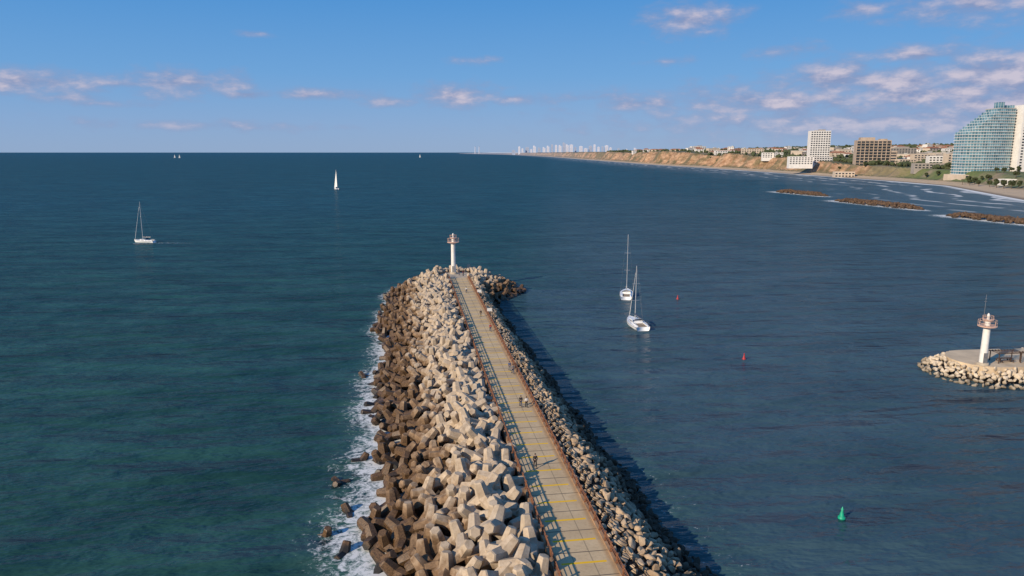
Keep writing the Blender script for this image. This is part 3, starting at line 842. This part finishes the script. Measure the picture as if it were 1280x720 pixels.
def glass_hotel():
    Y = 1040; x0, x1 = XP(1207, Y), XP(1266, Y); r = tag(empty('glass_hotel', ((x0+x1)/2+1, Y+20, 13)), 'big blue-green glass hotel with sloping stepped roof above the beach at right', 'hotel')
    w = x1-x0; n = 23; sh = 4.0
    m, g, b = newmat('blue_green_glass'); p = g.obj(); x, y, z = g.sep(p)
    u = g.m('ADD', x, g.m('MULTIPLY', y, .6))
    fr = g.m('ABSOLUTE', g.m('SUBTRACT', g.m('FRACT', g.m('DIVIDE', u, 3.6)), .5))
    wn = g.n.new('ShaderNodeTexWhiteNoise'); wn.noise_dimensions = '2D'; g.put(wn.inputs['Vector'], g.comb(g.m('FLOOR', g.m('DIVIDE', u, 3.6)), g.m('FLOOR', g.m('DIVIDE', z, 4.0)), 0))
    c = g.mix(wn.outputs[0], (.05, .14, .18), (.17, .31, .36))
    c = g.mix(g.mr(fr, .42, .44), c, (.52, .54, .53)); g.put(b.inputs['Base Color'], c); b.inputs['Roughness'].default_value = .2
    def foot(i, e):
        k = max(0, i-14)/8
        xl = -w/2+min(1, k)*w*.60-e; xr = w/2+e
        pts = []; N = 10
        for a in range(N+1):
            t = a/N; xx = xl+(xr-xl)*t; yy = -12-e-5*math.sin(PI*(.1+.9*((xx+w/2)/w)))
            pts.append((xx, yy))
        pts += [(xr, 14+e), (xl, 14+e)]
        return pts
    for i in range(n):
        z = i*sh
        q = MB(); q.prism(foot(i, 0), z+.7, z+sh); q.build('glass_storey', m, r)
        q = MB(); q.prism(foot(i, .9), z, z+.7); q.build('floor_slab', M['wallw'], r)
    q = MB(); q.prism(foot(n-1, .3), n*sh, n*sh+1.2); q.build('roof', M['roofg'], r)
    q = MB(); q.box((-w/2+w*.66, -9, n*sh+5), (7, 12, 8)); q.box((w*.36, -6, n*sh+3), (14, 10, 4)); q.build('roof_crown', m, r)
    q = MB(); q.box((2, -2, -7), (w+16, 46, 13.8)); q.build('podium', M['wallc'], r)
    for i in range(13):
        q = MB(); q.box((-w/2+i*5.2, -25.1, -3), (3.4, .4, 3.6)); q.build('window', M['dglass'], r)
glass_hotel()
Y = 1040; x0, x1 = XP(1268, Y), XP(1300, Y)
slab_building('tower_block', ((x0+x1)/2+2, Y+8, 12), 0, x1-x0, 22, 97, 24, 4, 'wallw', 'tall white tower block joined to the glass hotel at the right edge', ww=.35)
Y = 1400; x0, x1 = XP(1066, Y), XP(1106, Y)
slab_building('concrete_hotel', ((x0+x1)/2+4, Y, 13), R(-14), x1-x0-2, 26, 53, 10, 8, 'wallb', 'beige brown concrete hotel block with open balconies above the beach', balcony=True, ww=.78, wh=.62)
slab_building('tower_block', (XP(1022, 1700), 1700, 32), R(-6), 44, 24, 60, 12, 8, 'wallw', 'white high-rise tower standing alone behind the cliff', ww=.66, wh=.52)
Y = 1500
slab_building('apartment_building', (XP(1000, Y), Y, 20), R(-8), 46, 20, 15, 4, 8, 'wallw', 'low white apartment block at the foot of the white tower', plant=False)
slab_building('apartment_building', (XP(1034, Y), Y+30, 21), R(5), 40, 18, 13, 3, 7, 'wallw', 'low white block between the white tower and the brown hotel', plant=False)
for px, Yb, w_, h_, mm, rw, cl, lab in (
    (1056, 1320, 34, 9, 'wallc', 2, 6, 'low cream beach building left of the brown hotel'),
    (1132, 1330, 30, 11, 'wallc', 3, 6, 'cream low-rise just right of the brown hotel'),
    (1152, 1380, 36, 19, 'wallc', 5, 6, 'cream mid-rise block between the two big hotels, left one'),
    (1172, 1300, 34, 17, 'wallw', 4, 6, 'white mid-rise block between the two big hotels, middle one'),
    (1191, 1260, 26, 21, 'wallc', 5, 5, 'cream mid-rise block directly left of the glass hotel'),
    (1160, 1180, 44, 8, 'wallg', 2, 8, 'long grey low building in front of the cream mid-rises'),
    (1126, 1700, 60, 20, 'wallg', 5, 9, 'grey block rising behind the brown hotel'),
    (940, 2050, 60, 13, 'wallc', 3, 9, 'cream low block on the clifftop, left of the white tower'),
    (965, 1850, 50, 12, 'wallw', 3, 8, 'white low block on the clifftop near the white tower'),
    (905, 2300, 60, 14, 'wallw', 3, 8, 'white low block on the clifftop left of the cream block'),
    (872, 2900, 60, 18, 'wallw', 4, 8, 'white block farther along the clifftop, beyond the low ones'),
    (1262, 905, 16, 5, 'wallw', 1, 4, 'small white beach cafe at the right edge below the glass hotel')):
    x = XP(px, Yb); slab_building('apartment_building', (x, Yb, gl(x, Yb)-.5), R(random.uniform(-12, 12)), w_, 16, h_, rw, cl, mm, lab, plant=(h_ > 16))

def house_proto(k):
    w, d, h = [(16, 12, 7), (24, 14, 9), (14, 14, 10), (30, 14, 7)][k]
    r = empty('house', (0, 0, 0)); q = MB(); q.box((0, 0, h/2-2), (w, d, h+4)); q.build('wall', M[['wallw', 'wallc', 'wallw', 'wallc'][k]], r)
    q = MB()
    if k in (0, 3):
        e = .6; vs = [(-w/2-e, -d/2-e, h), (w/2+e, -d/2-e, h), (w/2+e, d/2+e, h), (-w/2-e, d/2+e, h), (-w/2+d*.4, 0, h+3), (w/2-d*.4, 0, h+3)]
        q.add(vs, [(0, 1, 5, 4), (1, 2, 5), (2, 3, 4, 5), (3, 0, 4), (3, 2, 1, 0)]); q.build('roof', M['rooft'], r)
    else:
        q.box((0, 0, h+.3), (w+.6, d+.6, .6)); q.box((w*.2, 0, h+1.5), (w*.25, d*.4, 1.8)); q.build('roof', M['roofg'], r)
    wm = win_mesh(1.9, 1.6).mesh('window', M['dglass'])
    c = 4 if w > 20 else 3
    for i in range(c):
        for j in range(2 if h < 9.5 else 3): link('window', wm, r, (-w/2+w/c*(i+.5), -d/2, 1.9+3.1*j))
    return r
protos = [house_proto(k) for k in range(4)]
used = [0]*4; rnd = random.Random(31)
HN = ['small white house with hipped terracotta roof', 'wide cream house with flat roof', 'tall narrow white house with flat roof', 'long cream house with terracotta roof']
placed = []
n = 0; guard = 0
while n < 165 and guard < 30000:
    guard += 1
    px = rnd.uniform(790, 1200); Yh = rnd.uniform(1450, 4000) if px < 1000 else rnd.uniform(1350, 2600)
    x = XP(px, Yh); s = x-xc(Yh)
    if s < 85 or s > 1300: continue
    if any((x-a)**2+(Yh-b)**2 < 34**2 for a, b in placed): continue
    if abs(px-1022) < 18 or abs(px-1090) < 36:
        if Yh < 1760: continue
    placed.append((x, Yh)); k = rnd.randrange(4)
    h = protos[k] if not used[k] else copy_tree(protos[k]); used[k] = 1
    h.location = (x, Yh, gl(x, Yh)); h.rotation_euler.z = rnd.uniform(-.5, .5); sc = rnd.uniform(.95, 1.6); h.scale = (sc, sc, sc)
    place = 'on the cliff edge' if s < 200 else 'among trees'
    side = 'far left of town' if px < 860 else 'left of white tower' if px < 1008 else 'right of white tower'
    tag(h, HN[k]+' '+place+', '+side, 'house', 'houses of the clifftop town'); n += 1

rnd = random.Random(9)
sky = [(645, 60), (652, 95), (656, 60), (662, 70), (667, 50), (671, 80), (677, 60), (683, 60), (688, 90), (693, 110), (698, 100), (703, 85), (708, 120), (712, 95), (717, 115), (722, 70), (729, 85), (735, 60), (741, 95), (746, 100), (751, 70), (756, 85), (761, 100), (766, 60), (776, 50), (786, 45), (797, 40), (812, 38), (826, 34)]
SH = ['slim', 'broad', 'stepped']
for i, (px, h) in enumerate(sky):
    h = h*1.1+8; px -= 3
    Ys = 11500+rnd.uniform(-500, 900); x = XP(px, Ys); k = rnd.randrange(3); w = [32, 54, 44][k]
    q = MB(); q.box((0, 0, h/2-10), (w, w*.7, h+20))
    if k == 2: q.box((-w*.2, 0, h+8), (w*.5, w*.5, 16))
    else: q.box((0, 0, h+2.5), (w*.4, w*.3, 5))
    for j in range(int(h/9)): q.box((0, -w*.36, 6+j*9), (w*1.02, .8, 2.4))
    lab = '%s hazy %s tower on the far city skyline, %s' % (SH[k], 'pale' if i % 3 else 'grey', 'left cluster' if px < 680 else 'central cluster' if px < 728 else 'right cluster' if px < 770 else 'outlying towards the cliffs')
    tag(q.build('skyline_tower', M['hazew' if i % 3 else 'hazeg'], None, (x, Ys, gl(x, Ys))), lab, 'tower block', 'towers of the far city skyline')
for px, lab in ((594, 'thin white power station chimney on the horizon, left one'), (599, 'thin white power station chimney on the horizon, right one')):
    x = XP(px, 17500); r = tag(empty('chimney', (x, 17500, gl(x, 17500))), lab, 'chimney')
    q = MB(); q.lathe([(11, -5), (8, 120), (8, 170)], 12); q.build('shaft', M['hazew'], r)
    q = MB(); q.lathe([(8.6, 160), (8.6, 172)], 12); q.build('rim', M['hazeg'], r)

# ------------------------------------------------------------- vegetation
def m_leaf(name, a, b_):
    m, g, b = newmat(name); p = g.pos()
    n = g.noise(p, .35, 4, .7); c = g.mix(g.mr(n, .3, .7), a, b_); g.put(b.inputs['Base Color'], c); b.inputs['Roughness'].default_value = .9
    return m
leaf = m_leaf('dark_foliage', (.024, .036, .013), (.095, .11, .045))
def woodland():
    bm = bmesh.new(); bmesh.ops.create_icosphere(bm, subdivisions=1, radius=1)
    bv = [v.co.copy() for v in bm.verts]; bf = [tuple(v.index for v in f.verts) for f in bm.faces]; bm.free()
    rnd = random.Random(17); mb = MB(); n = 0
    while n < 5200:
        px = rnd.uniform(760, 1300); Y = math.exp(rnd.uniform(math.log(1150), math.log(5600)))
        x = XP(px, Y); s = x-xc(Y)
        if s < 75 or s > 2600: continue
        if mn.noise(Vector((x*.006, Y*.004, 5)))+mn.noise(Vector((x*.03, Y*.02, 1)))*.6 < -.15: continue
        if 1000 < Y < 1085 and px > 1195: continue
        k = rnd.uniform(2.2, 4.6)*(1+Y/9000); z = gl(x, Y)
        for c in range(2):
            sc = Vector((k*rnd.uniform(.7, 1.3), k*rnd.uniform(.7, 1.2), k*rnd.uniform(.55, 1.0)))
            j = [v*rnd.uniform(.7, 1.25) for v in bv]
            mb.add(j, bf, Matrix.LocRotScale(Vector((x+rnd.uniform(-k, k), Y+rnd.uniform(-k, k), z+k*rnd.uniform(.4, 1.1))), randq(rnd), sc))
        n += 1
    tag(mb.build('woodland', leaf), kind='stuff')
woodland()
def tree_proto(k):
    rnd = random.Random(40+k); r = empty(['broadleaf_tree', 'palm_tree', 'pine_tree'][k], (0, 0, 0)); q = MB()
    H = [5, 8, 6][k]
    q.tube((0, 0, -1), (.1, 0, H), .35, .18, 6)
    if k != 1:
        for i in range(5):
            a = i*1.3; q.tube((0, 0, H*.6), (math.cos(a)*2, math.sin(a)*2, H+rnd.uniform(0, 1.5)), .14, .05, 5)
    q.build('trunk', M['bark'], r); q = MB()
    if k == 1:
        for i in range(16):
            a = i*2.4; up = rnd.uniform(-.2, .9)
            pts = [Vector((0, 0, H))+Vector((math.cos(a), math.sin(a), 0))*t*3+Vector((0, 0, up*t*2-2.4*t*t)) for t in (0, .33, .66, 1)]
            sd = Vector((-math.sin(a), math.cos(a), 0))
            for p0, p1, w0, w1 in zip(pts, pts[1:], (.2, .5, .4), (.5, .4, .05)): q.add([p0-sd*w0, p0+sd*w0, p1+sd*w1, p1-sd*w1], [(0, 1, 2, 3)])
    else:
        cl = [(rnd.uniform(-2.2, 2.2), rnd.uniform(-2.2, 2.2), H+rnd.uniform(-.8, 2.6 if k == 0 else 1.4), rnd.uniform(1, 1.7)) for _ in range(11)]
        for i in range(700):
            cx, cy, cz, cr = rnd.choice(cl); d = Vector((rnd.gauss(0, 1), rnd.gauss(0, 1), rnd.gauss(0, 1))).normalized()*cr*rnd.uniform(.5, 1.1); s = rnd.uniform(.25, .5)
            q.add([(-s, -s, 0), (s, -s, 0), (s, s, 0), (-s, s, 0)], [(0, 1, 2, 3)], Matrix.LocRotScale(Vector((cx, cy, cz))+d, randq(rnd), Vector((1, 1, 1))))
    q.build('crown', leaf, r)
    return r
TP = [tree_proto(k) for k in range(3)]; tu = [0]*3
rnd = random.Random(77)
spots = [(1206, 985), (1213, 990), (1221, 975), (1230, 990), (1238, 970), (1247, 985), (1256, 975), (1266, 990), (1275, 970), (1240, 900), (1249, 880), (1258, 860), (1268, 850), (1277, 840), (1198, 1090), (1186, 1120), (1174, 1110), (1160, 1130), (1146, 1200), (1134, 1240), (1121, 1260), (1110, 1290), (1098, 1320), (1082, 1330), (1050, 1420), (1272, 905), (1226, 930), (1215, 960)]
TN = ['round-crowned green tree', 'tall palm tree', 'flat-topped pine tree']
for i, (px, Y) in enumerate(spots):
    x = XP(px, Y); k = rnd.choice((0, 0, 1, 2)); t = TP[k] if not tu[k] else copy_tree(TP[k]); tu[k] = 1
    t.location = (x, Y, gl(x, Y)-.2); t.rotation_euler.z = rnd.uniform(0, 6); s = rnd.uniform(.8, 1.25); t.scale = (s, s, s)
    tag(t, TN[k]+(' on the slope below the glass hotel' if px > 1200 else ' on the seafront between the two big hotels'), 'tree', 'trees along the seafront slope')
for k in range(3):
    if not tu[k]:
        for ch in list(TP[k].children): bpy.data.objects.remove(ch)
        bpy.data.objects.remove(TP[k])

# ------------------------------------------------------------- sun and sky
AZ, EL = R(229), R(25)
sd = Vector((math.sin(AZ)*math.cos(EL), math.cos(AZ)*math.cos(EL), math.sin(EL)))
L = bpy.data.lights.new('sun', 'SUN'); L.energy = 5.0; L.angle = R(.5); L.color = (1, .85, .66)
lo = bpy.data.objects.new('sun', L); C.objects.link(lo); lo.rotation_euler = sd.to_track_quat('Z', 'Y').to_euler()
w = bpy.data.worlds.new('World'); bpy.context.scene.world = w; w.use_nodes = True
g = NT(w.node_tree); bg = w.node_tree.nodes['Background']
st = g.n.new('ShaderNodeTexSky'); st.sky_type = 'NISHITA'; st.sun_disc = False; st.sun_elevation = EL; st.sun_rotation = AZ; st.air_density = 1.0; st.dust_density = .4; st.ozone_density = 2.0
tc = g.n.new('ShaderNodeTexCoord').outputs['Generated']
vx, vy, vz = g.sep(g.v('NORMALIZE', tc))
az = g.m('ARCTAN2', vx, vy); el = g.m('ARCSINE', vz)
STR = .11
def ramp(cols):
    n = g.n.new('ShaderNodeValToRGB'); e = n.color_ramp.elements
    for i, (p, c) in enumerate(cols):
        q = e[i] if i < 2 else e.new(p)
        q.position = p; q.color = (*[k for k in c], 1)
    return n
rp = ramp([(0, (.27, .40, .62)), (1, (.05, .20, .52)), (.10, (.225, .385, .66)), (.26, (.140, .355, .69)), (.5, (.075, .29, .66))])
g.put(rp.inputs[0], g.mr(el, 0, .38))
grad = g.v('MULTIPLY', rp.outputs[0], (1/STR,)*3)
base = g.mix(.92, st.outputs[0], grad)
pc = g.comb(az, el, 0)
clouds = [(862, 24, 46, 16, 1), (985, 64, 32, 9, .8), (1080, 11, 32, 10, .8), (1222, 5, 64, 16, 1), (1155, 68, 64, 10, .85),
 (1115, 102, 115, 15, 1.1), (1048, 97, 36, 16, 1.15), (1245, 94, 75, 22, 1.2), (1185, 116, 120, 18, 1.1), (1265, 126, 80, 24, 1.1),
 (228, 103, 52, 12, 1.05), (160, 105, 56, 7, .75), (22, 101, 56, 12, 1.05), (80, 122, 54, 7, .6), (572, 119, 44, 12, 1.05), (650, 125, 60, 7, .75), (490, 127, 50, 7, .7),
 (395, 118, 90, 7, .75), (310, 118, 60, 6, .65), (140, 130, 60, 6, .55), (320, 42, 28, 5, .6), (592, 76, 32, 6, .7), (830, 77, 44, 6, .6),
 (250, 157, 170, 8, .6), (740, 122, 60, 8, .6), (810, 129, 80, 12, .8), (960, 128, 150, 18, .95), (1120, 150, 260, 24, .95)]
acc = None
for cx, cy, rx, ry, s in clouds:
    x = (cx-640)/F; y = -(cy-360)/F; d = Vector((x, CT+y*ST, -ST+y*CT)).normalized()
    a0, e0 = math.atan2(d.x, d.y), math.asin(d.z)
    q = g.v('MULTIPLY', g.v('SUBTRACT', pc, (a0, e0, 0)), (F*d.y/rx*.8, F/ry*.75, 0))
    l = g.v('LENGTH', q, out=1)
    v = g.m('MULTIPLY_ADD', l, -.5, .56*s)
    acc = v if acc is None else g.m('MAXIMUM', acc, v)
wn_ = g.noise(g.v('MULTIPLY', g.comb(az, el, 0), (3, 8, 1)), 1, 3)
far = g.m('SUBTRACT', g.m('MULTIPLY', g.mr(wn_, .5, .75), g.mr(g.m('ABSOLUTE', az), .8, 1.1)), .55)
acc = g.m('MAXIMUM', acc, far)
cp = g.v('MULTIPLY', pc, (1, 2.3, 1))
n1 = g.noise(cp, 24, 5, .58); n2 = g.noise(g.v('ADD', cp, (-.006, .024, 0)), 24, 4, .58)
dn = g.m('ADD', acc, g.m('MULTIPLY', g.m('SUBTRACT', n1, .5), 1.2))
dens = g.mr(dn, -.10, .62, 0, .90, True)
lit = g.mr(g.m('SUBTRACT', n1, n2), -.14, .14)
lit = g.m('MULTIPLY', lit, g.mr(dn, .15, .65, .10, 1))
cc = g.mix(lit, (.26, .31, .50), (.62, .56, .65))
cc = g.v('MULTIPLY', cc, (1/STR,)*3)
haze = g.mr(el, 0, .05, .5, 1)
fin = g.mix(g.m('MULTIPLY', dens, haze), base, cc)
g.put(bg.inputs[0], fin); bg.inputs[1].default_value = STR

# ------------------------------------------------------------- camera
cam = bpy.data.cameras.new('camera'); co = bpy.data.objects.new('camera', cam); C.objects.link(co)
co.location = (0, 0, CAMZ); co.rotation_euler = (PI/2-TH, 0, 0); cam.sensor_width = 36; cam.lens = 36*F/1280
cam.clip_start = 1; cam.clip_end = 120000
sc = bpy.context.scene; sc.camera = co
sc.view_settings.view_transform = 'Standard'; sc.view_settings.look = 'None'; sc.view_settings.exposure = 0
